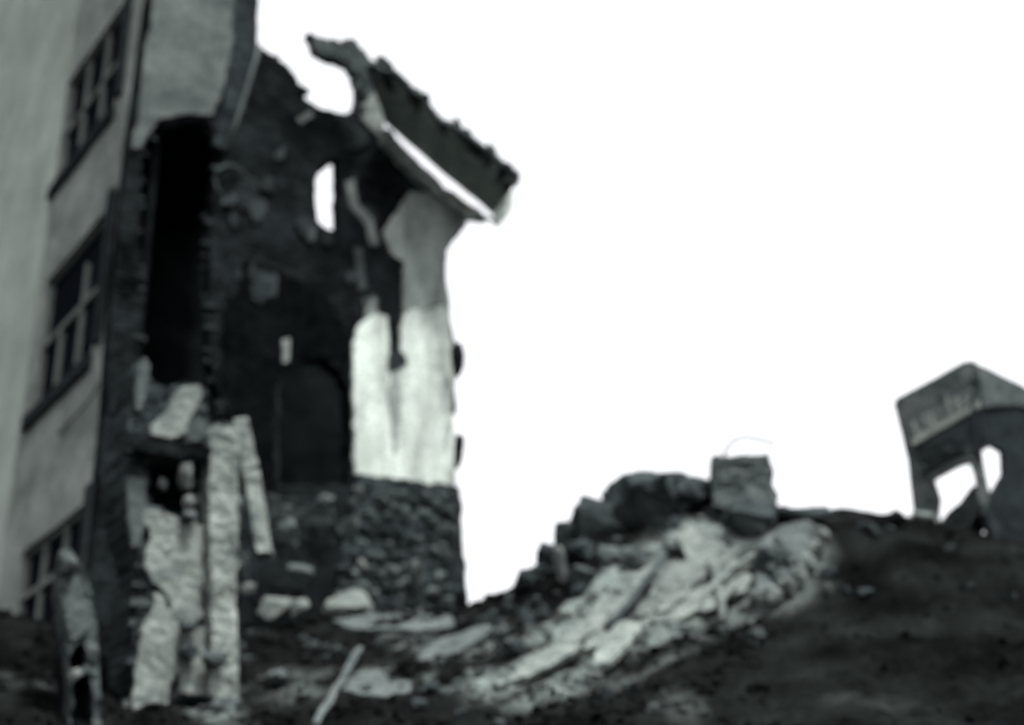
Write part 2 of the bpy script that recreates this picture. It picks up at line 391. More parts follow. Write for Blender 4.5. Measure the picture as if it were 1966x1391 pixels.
slab('backing_wall', FAC.off(-.34), [Vector(p) for p in rp(.25, boundary_u, 1.5, 26)], 'black', fb, .08, 0, h=.6, jag=0, px=False)  # unseen wall added behind the facade to stop sun leaking onto window frames
# paler house beyond it, standing a little forward
nb = thing('pale_building', FAC.w((boundary_u + 2, 0)), 'pale plastered house wall at the far left beyond the grey window front', 'building')
slab('wall', FAC, [Vector(p) for p in [(boundary_u + .003, 1.5), (boundary_u + .003, 26), (boundary_u + 9, 26), (boundary_u + 9, 1.5)]], 'pale_facade', nb, .5, .03, h=.3, jag=0, disp=.012, px=False)
sag = [FAC.w(FAC.at(*p), .05) for p in ((197, 735), (190, 755), (175, 775), (150, 803), (120, 835))]
tag(tube('cable', sag, .016, 'iron'), 'dark cable hanging slack across the grey plaster below the middle window', 'cable')

# ------------------------------------------------------------------ the torn building
rb = thing('ruined_building', END.w((2.4, 4.0)), 'tall bombed house with torn sooty wall, white gable plaster and broken eaves', 'building')
HOLE = [(268, 300), (295, 248), (345, 238), (400, 236), (430, 290), (412, 345), (402, 450), (402, 690), (430, 790), (440, 960), (270, 960), (268, 700)]
SLOT = [(604, 352), (612, 330), (640, 306), (650, 306), (650, 442), (630, 442), (610, 424)]
ARCH = [(535, 930), (535, 740), (550, 705), (585, 690), (625, 692), (655, 715), (668, 745), (670, 930)]
OUT = [(150, 1300), (200, 800), (215, 560), (250, 250), (285, 0), (330, -330), (520, -330), (494, 0), (490, 92), (515, 104), (542, 122), (568, 150), (588, 192), (620, 213), (660, 222), (688, 224), (690, 130), (704, 122),
       (735, 142), (737, 268), (760, 305), (800, 350), (850, 392), (897, 432), (870, 462), (856, 482), (853, 530), (862, 600), (868, 640), (888, 690), (874, 722), (868, 800), (874, 935), (890, 1230)]
slab('wall', END, OUT, 'soot', rb, .2, .02, [HOLE, SLOT, ARCH], h=.09, jag=.025, disp=.03, fr=2.2, straight=(0, 1, 2, 3, 4, 5))
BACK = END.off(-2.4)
slab('backing_wall', BACK, [(150, 1100), (205, 700), (255, 60), (470, 60), (490, 150), (560, 200), (590, 260), (592, 560), (720, 560), (720, 1100)], 'black', rb, .2, 0, h=.3, disp=.05)
tz = END.at(350, 215).y
v, f = box_pts(END.w((1.05, tz + .1), -1.3), END.u * 1.0, Z * .08, END.n * 1.1); link('added_floor_slab', v, f, 'black', rb)  # slab added over the hollow room to darken its inside
slab('plaster', END, [(262, 232), (268, 150), (290, 0), (330, -330), (480, -330), (446, 0), (436, 100), (428, 160), (402, 228), (345, 226), (295, 238), (262, 292), (248, 290)], 'panel', rb, .07, .10, h=.1, jag=.03, disp=.012)
random.seed(12)
for k in range(20):
    cx_, cy_ = random.uniform(440, 740), random.uniform(210, 560)
    if 590 < cx_ < 675 and 300 < cy_ < 450: continue
    q = []; n_s = 7; ra = random.uniform(10, 30)
    for a in range(n_s): t = 2 * math.pi * a / n_s; rr = ra * random.uniform(.5, 1.2); q.append((cx_ + rr * math.cos(t) * .8, cy_ + rr * math.sin(t) * 1.1))
    slab('plaster_scrap', END, q, random.choice(['dark', 'dark_stone', 'dark']), rb, .03, .06, h=.06, jag=.015, disp=.012)
slab('soot_patch', END, [(432, 560), (470, 500), (540, 520), (600, 560), (650, 600), (668, 680), (664, 720), (640, 690), (600, 678), (560, 690), (532, 720), (524, 800), (526, 940), (444, 940), (436, 800), (420, 700)], 'char', rb, .03, .05, h=.08, jag=.05, disp=.02)
slab('quoin_strip', END, [(446, -330), (520, -330), (490, 0), (489, 88), (470, 172), (440, 260), (424, 296), (404, 285), (428, 180), (438, 90), (444, 0)], 'dark', rb, .12, .10, h=.1, jag=.012, disp=.012)
tube('drainpipe', [END.w(END.at(*p), .15) for p in ((489, 98), (470, 165), (448, 235), (424, 300))], .028, 'mid_stone', rb)
slab('plaster', END, [(673, 660), (688, 622), (712, 606), (738, 612), (742, 690), (752, 722), (766, 706), (764, 640), (768, 606), (782, 596), (812, 602), (838, 590), (857, 598), (864, 700), (863, 800), (868, 932), (780, 928), (676, 912)], 'white', rb, .05, .085, h=.07, jag=.025, disp=.01)
slab('plaster', END, [(770, 600), (770, 505), (746, 492), (730, 448), (756, 412), (782, 372), (812, 372), (850, 398), (890, 430), (866, 462), (852, 486), (850, 530), (858, 594), (838, 586), (812, 598), (782, 592)], 'shaded_weathered', rb, .05, .08, h=.07, jag=.02, disp=.012)  # darker grey plaster, deepening the eave's shadow by its colour
for q, m in (([(738, 690), (750, 674), (770, 686), (774, 704), (760, 712), (752, 730), (738, 716)], 'dark'), ([(744, 712), (758, 720), (764, 770), (752, 880), (745, 820), (738, 770)], 'shaded_weathered')):
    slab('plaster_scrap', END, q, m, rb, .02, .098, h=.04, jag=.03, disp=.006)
slab('plaster', END, [(692, 132), (706, 126), (733, 146), (735, 262), (716, 258), (690, 228)], 'dirty', rb, .03, .05, h=.06, jag=.012, disp=.01)
for q in ([(658, 352), (676, 348), (684, 400), (668, 404)], [(670, 402), (686, 398), (712, 424), (722, 472), (706, 474), (698, 436)], [(690, 576), (722, 572), (722, 592), (696, 594)], [(536, 656), (553, 652), (550, 698), (538, 700)], [(566, 232), (592, 216), (598, 226), (574, 242)],
          [(676, 480), (690, 480), (700, 560), (684, 560)], [(588, 440), (600, 440), (600, 466), (586, 466)], [(696, 600), (712, 570), (722, 610), (716, 640), (700, 640)]):
    slab('plaster_scrap', END, q, 'dirty' if q[0] not in ((676, 480), (588, 440), (690, 576)) else 'stone', rb, .04, .07, h=.05, jag=.008, disp=.008)
tube('bent_pipe', [END.w(END.at(*p), .12) for p in ((413, 408), (422, 396), (421, 384), (408, 372), (403, 352), (410, 334), (428, 325), (448, 329), (464, 346), (484, 358), (510, 370))], .02, 'stone', rb)
# cornice under the eave
slab('cornice', END, [(722, 262), (738, 258), (760, 290), (800, 328), (850, 372), (932, 428), (890, 428), (845, 394), (795, 350), (750, 304), (726, 280)], 'white', rb, .16, .16, h=.05, jag=.035, disp=.02)
# eave: soffit boards seen from below, sagging out over the street
def interp(tab, s):
    for (s0, p0), (s1, p1) in zip(tab, tab[1:]):
        if s <= s1: k = (s - s0) / (s1 - s0); return (p0[0] + (p1[0] - p0[0]) * k, p0[1] + (p1[1] - p0[1]) * k)
    return tab[-1][1]
WL = [(0, (728, 250)), (.5, (825, 335)), (1, (938, 428))]
OL = [(0, (702, 128)), (.2, (752, 142)), (.45, (818, 200)), (.55, (840, 236)), (.65, (882, 254)), (1, (1000, 348))]
REACH = 1.15
nb_ = 5
eave = []
for k in range(nb_):
    V, F = [], []; t0, t1 = k / nb_ + .012, (k + 1) / nb_ - .012
    s1 = [1.0, .97, .985, .94, 1.0][k]; s0 = [0, .02, .0, .03, .06][k]; S_ = 16
    for i in range(S_ + 1):
        s = s0 + (s1 - s0) * i / S_; a = END.w(END.at(*interp(WL, s)), .18); b_ = END.off(REACH).w(END.off(REACH).at(*interp(OL, s)))
        wob = random.uniform(-.012, .012)
        for t in (t0, t1):
            p = a.lerp(b_, t) + Z * wob; V += [p, p + Z * .04]
    for i in range(S_):
        o = i * 4; n = o + 4
        F += [(o, n, n + 2, o + 2), (o + 1, o + 3, n + 3, n + 1), (o, o + 1, n + 1, n), (o + 2, n + 2, n + 3, o + 3)]
    F += [(0, 2, 3, 1), (S_ * 4, S_ * 4 + 1, S_ * 4 + 3, S_ * 4 + 2)]
    link('soffit_board', V, F, 'wood', rb)
V, F = [], []; S_ = 24
for i in range(S_ + 1):
    s = i / S_; a = END.w(END.at(*interp(WL, s)), .16); b_ = END.off(REACH + .06).w(END.off(REACH + .06).at(*interp(OL, s)))
    j = random.uniform(-.03, .03)
    V += [a + Z * .06, b_ + Z * .05 + Z * j, a + Z * .16, b_ + Z * (.13 + j)]
for i in range(S_):
    o = i * 4; n = o + 4
    F += [(o, n, n + 1, o + 1), (o + 2, o + 3, n + 3, n + 2), (o, o + 2, n + 2, n), (o + 1, n + 1, n + 3, o + 3)]
F += [(0, 1, 3, 2), (S_ * 4, S_ * 4 + 2, S_ * 4 + 3, S_ * 4 + 1)]
link('roof_covering', V, F, 'stone', rb)
random.seed(41)
for k in range(15):                                    # broken tiles left along the outer edge of the eave
    s_ = (k + random.uniform(0, 1)) / 15; a = END.w(END.at(*interp(WL, s_)), .18); b_ = END.off(REACH).w(END.off(REACH).at(*interp(OL, s_)))
    c = a.lerp(b_, random.uniform(.9, 1.02)) + Z * random.uniform(.06, .14); q_ = random.uniform(-.5, .5)
    v, f = box_pts(c, (ED * math.cos(q_) + FD * math.sin(q_)) * random.uniform(.05, .12), (b_ - a).normalized() * random.uniform(.06, .15), Z * random.uniform(.015, .05))
    v = [p + Vector((random.uniform(-.025, .025), random.uniform(-.025, .025), random.uniform(-.025, .025))) for p in v]
    link('roof_tile', v, f, 'stone', rb)
E6 = END.off(.6)
slab('broken_rafter', E6, [(592, 62), (620, 70), (650, 80), (682, 74), (700, 96), (722, 128), (728, 160), (708, 190), (692, 150), (672, 122), (640, 114), (612, 100)], 'stone', rb, .16, 0, h=.05, jag=.03, disp=.05)
for a, b_, w_ in (((636, 82), (684, 96), .1), ((660, 112), (700, 190), .09), ((676, 92), (706, 150), .12), ((684, 150), (700, 215), .1)):
    timber('broken_batten', E6.w(E6.at(*a), random.uniform(-.1, .1)), E6.w(E6.at(*b_), random.uniform(-.1, .1)), w_, .06, random.choice(['stone', 'mid_stone']), rb, wob=.03)
slab('roof_scrap', E6, [(938, 424), (962, 384), (980, 372), (976, 412), (950, 440)], 'wood', rb, .06, .1, h=.05, jag=.015, disp=.02)
# ragged masonry knobs on the torn right edge
for q in ((879, 690, 26, 62), (882, 868, 20, 66), (872, 780, 10, 30), (885, 1160, 26, 60)):
    rock('masonry_stub', q[0], q[1], q[2], q[3], 15.0, 'dark', parent=rb, depth=.2)
# bricks left standing proud along the torn edges
bv, bf = box_pts(Vector((0, 0, 0)), END.u * .075, END.n * .05, Z * .03)
bme = bpy.data.meshes.new('brick'); bme.from_pydata([tuple(x) for x in bv], [], bf); bme.materials.append(M['dark'])
edge = [(490, 92), (542, 122), (568, 150), (588, 192), (620, 213), (688, 224)]
path = HOLE + [HOLE[0]]
nbk = 0
for line, step in ((edge, 17), (path, 19)):
    for a, b in zip(line, line[1:]):
        L = math.hypot(b[0] - a[0], b[1] - a[1]); k = max(1, int(L / step))
        for i in range(k):
            if random.random() < .5: continue
            q = (a[0] + (b[0] - a[0]) * (i + random.random() * .5) / k, a[1] + (b[1] - a[1]) * i / k)
            o = bpy.data.objects.new('brick', bme); COL.objects.link(o); o.parent = rb
            c = END.w(END.at(*q), random.uniform(-.16, .0)); c.z = round(c.z / .075) * .075
            o.location = c - Vector(rb.location); o.rotation_euler = (random.uniform(-.12, .12), random.uniform(-.12, .12), random.uniform(-.25, .25))
            o.scale = [random.uniform(.8, 1.2)] * 3; nbk += 1
# rubble-stone plinth
pl_ = slab('plinth', END, [(681, 914), (780, 928), (874, 938), (892, 1235), (636, 1230), (642, 1100), (662, 1000)], 'dark', rb, .2, .12, h=.08, jag=.02, disp=.05, fr=3)
ST = [(688, 945, 22, 24, 'pale_stone'), (716, 1032, 34, 18, 'pale_stone'), (655, 1058, 34, 36, 'pale_stone'), (692, 1082, 24, 22, 'pale_stone'), (803, 1095, 24, 44, 'pale_stone'), (846, 1108, 22, 20, 'mid_stone'), (636, 1113, 26, 32, 'pale_stone')]
for x, y, a, b, m in ST: rock('stone', x, y, a, b, 14.35 if x < 700 else 14.6, m, parent=rb, depth=.2)
random.seed(21)
placed = [(a[0], a[1], max(a[2], a[3]) / 2) for a in ST]; tries = 0
while len(placed) < 75 and tries < 4000:
    tries += 1; q = random.choice((9, 11, 13, 16, 21)); yy = random.uniform(948, 1190); x = random.uniform(676 - (yy - 945) * .14, 864)
    if any(math.hypot(x - c_[0], yy - c_[1]) < (q + c_[2]) * .86 for c_ in placed): continue
    placed.append((x, yy, q)); d3 = END.off(.12).w(END.off(.12).at(x, yy))
    rock('stone', x, yy, q * random.uniform(1.8, 2.5), q * random.uniform(1.3, 2.0), math.hypot(d3.x, d3.y), random.choice(['stone', 'mid_stone', 'dark', 'stone', 'dark_stone', 'stone']), parent=rb, depth=.13, sub=1, rot=random.uniform(-25, 25))

# ------------------------------------------------------------------ broken pier standing before it
pb = P(345, 1391, 10.4); PO = P(345, 1100, 10.4); PO.z = 0
PIER = Plane(PO, ED, Z, -FD)
bp_ = thing('broken_pier', pb, 'tall broken masonry pier with torn pale plaster in front of the black wall opening', 'ruined pier')
CAV = [(283, 902), (300, 888), (345, 890), (382, 905), (384, 985), (345, 985), (300, 978), (282, 960)]
slab('core', PIER, [(246, 1440), (256, 1250), (272, 1080), (245, 1000), (240, 900), (246, 830), (254, 760), (258, 700), (276, 684), (290, 730), (320, 742), (350, 730), (384, 738), (398, 775), (404, 815), (436, 832), (436, 1352), (334, 1342), (316, 1440)],
     'dark', bp_, .5, 0, [CAV], h=.06, jag=.02, disp=.04, fr=3)
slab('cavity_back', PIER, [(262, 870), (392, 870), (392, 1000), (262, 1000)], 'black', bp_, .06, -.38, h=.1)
slab('plaster', PIER, [(270, 986), (300, 984), (348, 996), (384, 1012), (384, 1110), (378, 1190), (352, 1200), (332, 1192), (318, 1150), (288, 1120), (272, 1090), (284, 1040)], 'dirty', bp_, .04, .06, h=.05, jag=.035, disp=.025)
slab('plaster', PIER, [(290, 1140), (312, 1152), (334, 1196), (336, 1290), (318, 1340), (310, 1440), (246, 1440), (256, 1290), (276, 1190)], 'dirty', bp_, .04, .06, h=.05, jag=.035, disp=.025)
slab('plaster', PIER, [(283, 838), (292, 812), (318, 792), (324, 764), (342, 748), (376, 744), (380, 768), (362, 800), (352, 836), (316, 846)], 'dirty', bp_, .1, .08, h=.04, jag=.012, disp=.015)
slab('plaster_scrap', PIER, [(256, 750), (260, 706), (274, 690), (284, 704), (276, 752), (266, 790), (256, 790)], 'mid_stone', bp_, .05, .06, h=.04, jag=.01, disp=.015)
slab('plaster_scrap', PIER, [(242, 918), (276, 920), (278, 970), (268, 1050), (250, 1050), (242, 990)], 'mid_stone', bp_, .05, .05, h=.04, jag=.012, disp=.015)
slab('plaster_scrap', PIER, [(352, 815), (372, 800), (390, 815), (392, 852), (352, 850)], 'stone', bp_, .05, .06, h=.04, jag=.012, disp=.02)
slab('column', PIER, [(388, 838), (396, 826), (418, 823), (434, 830), (441, 850), (440, 1100), (439, 1352), (388, 1342), (386, 1010)], 'dirty', bp_, .3, .17, h=.045, jag=.016, disp=.03, fr=3)
timber('lintel', PIER.w(PIER.at(240, 852), .12), PIER.w(PIER.at(386, 880), .12), .14, .2, 'dark', bp_)
slab('base_block', PIER, [(342, 1212), (384, 1206), (384, 1338), (338, 1332)], 'dirty', bp_, .1, .1, h=.05, jag=.01, disp=.012)
for q in ((358, 912, 30, 50, 'pale_stone'), (364, 962, 20, 22, 'pale_stone'), (362, 988, 28, 24, 'mid_stone'), (312, 928, 14, 26, 'mid_stone'), (300, 880, 50, 24, 'stone'), (360, 1250, 40, 24, 'dark_stone'), (410, 1262, 46, 26, 'stone'), (362, 1200, 30, 14, 'dark_stone')):
    rock('stone', q[0], q[1], q[2], q[3], 10.28, q[4], parent=bp_, depth=.14)
pv, pf = box_pts(Vector((0, 0, 0)), ED * .105, FD * .05, Z * .032)
pme = {}
for m in ('dark', 'stone', 'dark_stone', 'mid_stone'):
    pme[m] = bpy.data.meshes.new('brick'); pme[m].from_pydata([tuple(x) for x in pv], [], pf); pme[m].materials.append(M[m])
CORE = [PIER.at(*p) for p in [(250, 1430), (260, 1250), (274, 1080), (250, 1000), (246, 900), (252, 830), (258, 770), (276, 740), (320, 750), (350, 740), (380, 746), (394, 780), (400, 820), (436, 840), (436, 1345), (334, 1336), (312, 1430)]]
cav = [PIER.at(*p) for p in CAV]; zz = min(p.y for p in CORE); row = 0
while zz < max(p.y for p in CORE):
    x = min(p.x for p in CORE) + (.12 if row % 2 else 0)
    while x < max(p.x for p in CORE):
        c = Vector((x, zz))
        if inside(c, CORE) and not inside(c, cav) and random.random() < .75:
            o = bpy.data.objects.new('brick', pme[random.choice(['dark', 'dark', 'stone', 'dark_stone', 'dark_stone', 'mid_stone'])]); COL.objects.link(o); o.parent = bp_
            o.location = PIER.w(c, random.uniform(-.06, -.014)) - Vector(bp_.location); o.rotation_euler = [random.uniform(-.06, .06) for _ in range(3)]
            o.scale = (random.uniform(.85, 1.02),) * 3
        x += .235
    zz += .082; row += 1
# leaning post
lb = thing('leaning_post', P(505, 1065, 11.6), 'pale cracked post leaning beside the broken pier', 'post')
timber('upper_length', P(462, 806, 11.8), P(482, 902, 11.75), .15, .14, 'dirty', lb)
timber('lower_length', P(483, 908, 11.74), P(508, 1064, 11.6), .15, .14, 'dirty', lb, wob=.018)
# gate post with hollow niche at the lower left
GP = Plane(Vector((P(150, 1250, 10).x, P(150, 1250, 10).y, 0)), hdir(60), Z, -hdir(-30))
gp = thing('eroded_gatepost', P(150, 1400, 10), 'lumpy eroded gatepost with a dark hollow in front of the lowest window', 'gatepost')
slab('post', GP, [(134, 1450), (134, 1290), (126, 1240), (118, 1160), (112, 1120), (116, 1075), (124, 1060), (138, 1060), (148, 1078), (160, 1092), (176, 1130), (186, 1200), (192, 1300), (196, 1450)], 'stone', gp, .3, 0,
     [[(132, 1262), (142, 1240), (162, 1230), (168, 1272), (150, 1284), (136, 1284)], [(139, 1310), (152, 1298), (170, 1288), (178, 1330), (182, 1440), (140, 1440)]], h=.05, jag=.012, disp=.05, fr=4)
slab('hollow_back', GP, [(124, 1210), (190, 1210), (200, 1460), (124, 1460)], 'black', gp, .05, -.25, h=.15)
rock('cap', 131, 1076, 30, 38, 9.95, 'mid_stone', parent=gp, depth=.2)
rock('ledge', 142, 1292, 24, 14, 9.95, 'pale_stone', parent=gp, depth=.12, rot=20)
slab('plaster_scrap', GP, [(120, 1160), (142, 1110), (156, 1120), (160, 1160), (176, 1195), (160, 1220), (136, 1230), (126, 1200)], 'mid_stone', gp, .04, .05, h=.04, jag=.01, disp=.02)

# ------------------------------------------------------------------ fallen masonry between the pier and the gable
LST = [
 (548, 1022, 50, 48, 13.2, 'mid_stone', 'grey squared stone under the broken planks', 'stone'),
 (624, 962, 40, 26, 13.9, 'mid_stone', 'grey stone right of the broken planks, before the doorway', 'stone'),
 (578, 1093, 50, 18, 13.2, 'mid_stone', 'flat grey stone lying in the black gap below the planks', 'stone'),
 (474, 1128, 34, 18, 12.4, 'pale_stone', 'small pale wedge of stone beside the foot of the pier', 'stone'),
 (528, 1168, 56, 44, 12.6, 'pale_stone', 'pale round stone, left one of the touching pair', 'stone'),
 (574, 1170, 36, 40, 12.5, 'pale_stone', 'pale upright stone, right one of the touching pair', 'stone'),
 (668, 1165, 84, 56, 13.6, 'pale_stone', 'large pale boulder at the left foot of the stone plinth', 'boulder'),
 (465, 1085, 26, 44, 12.3, 'stone', 'dull jagged stone between the pier and the leaning post', 'stone'),
 (456, 985, 22, 60, 12.2, 'stone', 'tall dull stone wedged between the pier and the leaning post', 'stone'),
 (532, 1298, 34, 24, 11.2, 'mid_stone', 'lone grey stone lying on the dark ground at bottom centre left', 'stone'),
 (420, 1360, 70, 40, 10.2, 'stone', 'dull stone at the foot of the pier', 'stone'),
 # mound
 (1236, 985, 138, 150, 12.9, 'dark_stone', 'biggest dark boulder on the crest of the rubble mound', 'boulder'),
 (1330, 958, 104, 84, 12.95, 'dark_stone', 'dark boulder between the biggest boulder and the square block', 'boulder'),
 (1150, 1010, 104, 100, 12.9, 'dark_stone', 'dark boulder just left of the biggest one on the crest', 'boulder'),
 (1092, 1040, 80, 70, 13.0, 'dark_stone', 'dark boulder halfway down the left edge of the mound', 'boulder'),
 (1050, 1074, 52, 60, 13.1, 'dark_stone', 'small dark stone on the left edge of the mound below a boulder', 'stone'),
 (1008, 1118, 60, 46, 13.2, 'dark_stone', 'lowest dark stone jutting from the left edge of the mound', 'stone'),
 (1076, 1088, 22, 78, 12.6, 'pale_stone', 'long pale stone standing on end at the left of the mound', 'stone'),
 (1216, 1070, 52, 52, 12.4, 'mid_stone', 'round grey stone directly below the biggest boulder', 'stone'),
 (1166, 1068, 44, 44, 12.5, 'mid_stone', 'grey stone left of the round grey stone below the boulders', 'stone'),
 (1090, 1180, 30, 26, 11.8, 'pale_stone', 'small round pale stone alone on the dark lower slope of the mound', 'stone'),
 (1590, 1130, 14, 24, 11.3, 'pale_stone', 'tiny pale stone on the dark bank right of the vault fragment', 'stone'),
 (1722, 990, 26, 22, 12.9, 'dark_stone', 'small dark stone on the crest of the dark bank before the cab', 'stone'),
 (1540, 985, 110, 30, 12.8, 'dark_stone', 'long flat dark stone on the crest right of the square block', 'stone'),
 (1435, 1020, 110, 120, 12.7, 'dark_stone', 'dark masonry lump directly beneath the square block', 'masonry'),
 (1120, 1110, 60, 50, 12.5, 'stone', 'dull stone lower right of the long upright pale stone', 'stone'),
 (1272, 1010, 70, 60, 12.75, 'dark_stone', 'dark stone tucked under the right side of the biggest boulder', 'stone'),
 (1378, 1000, 60, 64, 12.8, 'dark_stone', 'dark stone wedged at the left foot of the square block', 'stone'),
 (1186, 962, 62, 60, 12.95, 'dark_stone', 'dark stone filling the gap left of the biggest boulder', 'stone'),
 (1112, 1062, 54, 44, 12.8, 'dark_stone', 'dark stone right of the long upright pale stone', 'stone'),
 (1030, 1102, 40, 40, 13.0, 'dark_stone', 'dark stone just above the lowest jutting stone of the mound', 'stone'),
 (1300, 925, 44, 40, 13.0, 'dark_stone', 'small dark stone on the crest between two big boulders', 'stone'),
 (1475, 1080, 60, 70, 12.3, 'stone', 'dull stone between the pale slabs and the vault fragment', 'stone'),
 (868, 1190, 60, 20, 14.0, 'stone', 'dull flat stone at the right foot of the plinth', 'stone'),
]
random.seed(5)
for x, y, a, b, d, m, lab, cat in LST: rock(cat, x, y, a, b, sd(x, y + b * .3, d, .04) if x > 900 and y > 1050 else d, m, lab, cat, rot=random.uniform(-12, 12))
def flat_slab(name, tri, poly, m, label, cat, thick=.08, disp=.03, h=.08):
    pl = plane3(*[PS(*t, lift=.22) for t in tri])
    return tag(slab(name, pl, poly, m, None, thick, 0, h=h, jag=.02, disp=disp, fr=2.5), label, cat)
flat_slab('plaster_slab', ((690, 1195, 13.6), (870, 1190, 13.8), (780, 1212, 13.2)), [(636, 1192), (700, 1176), (760, 1184), (866, 1180), (874, 1196), (800, 1210), (720, 1208), (660, 1200)], 'mid_stone', 'long pale ledge of plaster along the foot of the stone plinth', 'slab')
flat_slab('plaster_slab', ((800, 1262, 12.4), (940, 1200, 13), (860, 1260, 12.2)), [(800, 1262), (850, 1226), (935, 1196), (950, 1204), (890, 1244), (830, 1270)], 'mid_stone', 'pale slab slanting at the low point before the mound', 'slab')
flat_slab('plaster_slab', ((660, 1328, 10.8), (790, 1328, 10.8), (720, 1296, 11.3)), [(655, 1322), (672, 1298), (730, 1292), (790, 1306), (786, 1326), (740, 1336), (690, 1332)], 'mid_stone', 'pale slab flat on the dark ground at bottom centre', 'slab')
flat_slab('plaster_slab', ((1150, 1200, 11.2), (1270, 1080, 12), (1230, 1180, 11.4)), [(1128, 1190), (1160, 1140), (1190, 1108), (1228, 1092), (1262, 1078), (1250, 1110), (1215, 1160), (1180, 1205), (1140, 1215)], 'slab', 'pale plaster slab on the mound, left of the dark rod', 'slab')
flat_slab('plaster_slab', ((1230, 1180, 11.4), (1290, 1075, 12), (1370, 1130, 11.8)), [(1205, 1195), (1250, 1130), (1282, 1078), (1330, 1080), (1366, 1092), (1376, 1140), (1350, 1170), (1300, 1190), (1240, 1196)], 'slab', 'widest pale plaster slab on the mound, right of the dark rod', 'slab')
flat_slab('plaster_slab', ((1310, 1020, 12.5), (1440, 1110, 12.1), (1390, 1150, 11.9)), [(1296, 1030), (1322, 1008), (1350, 1018), (1400, 1060), (1444, 1108), (1432, 1134), (1400, 1140), (1370, 1090), (1320, 1070)], 'slab', 'ridged pale slab sliding down below the square block', 'slab')
tag(tube('iron_rod', [PS(1276, 1066, 11.85, .4), PS(1240, 1112, 11.6, .42), PS(1205, 1160, 11.3, .42), PS(1165, 1206, 10.9, .4)], .03, 'iron'), 'dark iron rod lying across the pale slabs of the mound', 'rod')
tag(tube('plaster_rib', [PS(1366, 1078, 11.8, .4), PS(1376, 1110, 11.7, .4), PS(1384, 1150, 11.5, .38), PS(1388, 1192, 11.3, .3)], .05, 'slab', taper=.8), 'pale rib of moulding hanging at the right end of the widest slab', 'moulding')
random.seed(77)
for k in range(11):
    cx_, cy_ = random.choice([(1190, 1150), (1260, 1130), (1330, 1110), (1240, 1200), (1140, 1220), (1310, 1165), (1090, 1260), (1410, 1130)])
    cx_ += random.uniform(-45, 45); cy_ += random.uniform(-28, 28); a_ = math.radians(random.uniform(-44, -24)); L2 = random.uniform(45, 95); w2 = random.uniform(10, 20)
    ux, uy, vx, vy = math.cos(a_), math.sin(a_), -math.sin(a_), math.cos(a_)
    q = [(cx_ + ux * L2 * p + vx * w2 * o, cy_ + uy * L2 * p + vy * w2 * o) for p, o in ((-1, .3), (-.6, -.7), (.1, -1), (.8, -.6), (1, .2), (.4, .8), (-.5, 1))]
    pl = plane3(PS(*q[0], 11.5, .24 + .06 * random.random()), PS(*q[4], 11.5, .24 + .1 * random.random()), PS(*q[6], 11.5, .22 + .08 * random.random()))
    tag(slab('plaster_shard', pl, q, random.choice(['slab', 'slab', 'dirty', 'pale_stone']), None, .05, 0, h=.06, jag=.015, disp=.02, fr=4), 'long pale shard of plaster lying up the slope of the rubble mound', 'shard', 'pale plaster shards on the mound')
# vault fragment with a rim of pale voussoirs
va = thing('vault_fragment', P(1515, 1150, 11.8), 'fallen piece of vault with a curved pale rim right of the slabs', 'vault fragment')
VP_ = plane3(PS(1445, 1150, 11.8, .25), PS(1585, 1050, 12.1, .25), PS(1490, 1025, 12.5, .25))
slab('web', VP_, [(1458, 1040), (1500, 1008), (1550, 1000), (1584, 1018), (1576, 1060), (1545, 1110), (1500, 1138), (1462, 1146), (1450, 1100)], 'mid_stone', va, .12, 0, h=.06, jag=.02, disp=.04, bulge=-.05)
rim = [(1455, 1144), (1484, 1138), (1510, 1122), (1534, 1102), (1552, 1078), (1566, 1052), (1574, 1026)]
for (x, y), rt in zip(rim, (5, 18, 32, 40, 52, 62, 72)): rock('voussoir', x, y, 30, 32, sd(x, y, 12, .3), 'pale_stone', parent=va, rot=rt, depth=.16)
for q in (((1462, 1070), (1500, 1112)), ((1490, 1040), (1530, 1088))):
    timber('rib', VP_.w(VP_.at(*q[0]), .03), VP_.w(VP_.at(*q[1]), .03), .06, .06, 'stone', va)
# square masonry block on the crest
bk = thing('masonry_block', P(1425, 965, 12.9), 'square grey masonry block perched on the crest of the rubble mound', 'masonry block')
BP = Plane(P(1425, 965, 12.6), hdir(96), Z, -hdir(6))
slab('block', BP, [(1366, 876), (1420, 872), (1476, 870), (1492, 962), (1440, 975), (1370, 972)], 'mid_stone', bk, .6, 0, h=.05, jag=.03, disp=.03, fr=4)
slab('cap_course', BP, [(1365, 882), (1476, 869), (1479, 886), (1366, 894)], 'mid_stone', bk, .55, .01, h=.06, jag=.02, disp=.02)
tag(tube('bent_wire', [P(1388, 874, 12.4), P(1398, 856, 12.4), P(1412, 843, 12.4), P(1430, 838, 12.4), P(1450, 841, 12.4), P(1490, 852, 12.4)], .016, 'iron', n=6), 'thin bent wire sticking up from the square block', 'wire')
tag(timber('fallen_pole', P(690, 1245, 11.6), P(604, 1391, 9.3), .055, .05, 'mid_stone'), 'pale pole slanting down to the bottom edge at centre left', 'pole')
for i, (a, b, lab) in enumerate((((512, 955, 13.3), (640, 985, 13.5), 'topmost of the grey planks broken across the rubble'), ((508, 972, 13.1), (585, 984, 13.2), 'middle short grey plank behind the leaning post'), ((512, 990, 13.0), (640, 1000, 13.4), 'lowest grey plank of the broken planks'))):
    tag(timber('plank', P(*a), P(*b), .09, .04, 'stone' if i != 1 else 'mid_stone'), lab, 'plank', 'broken planks')

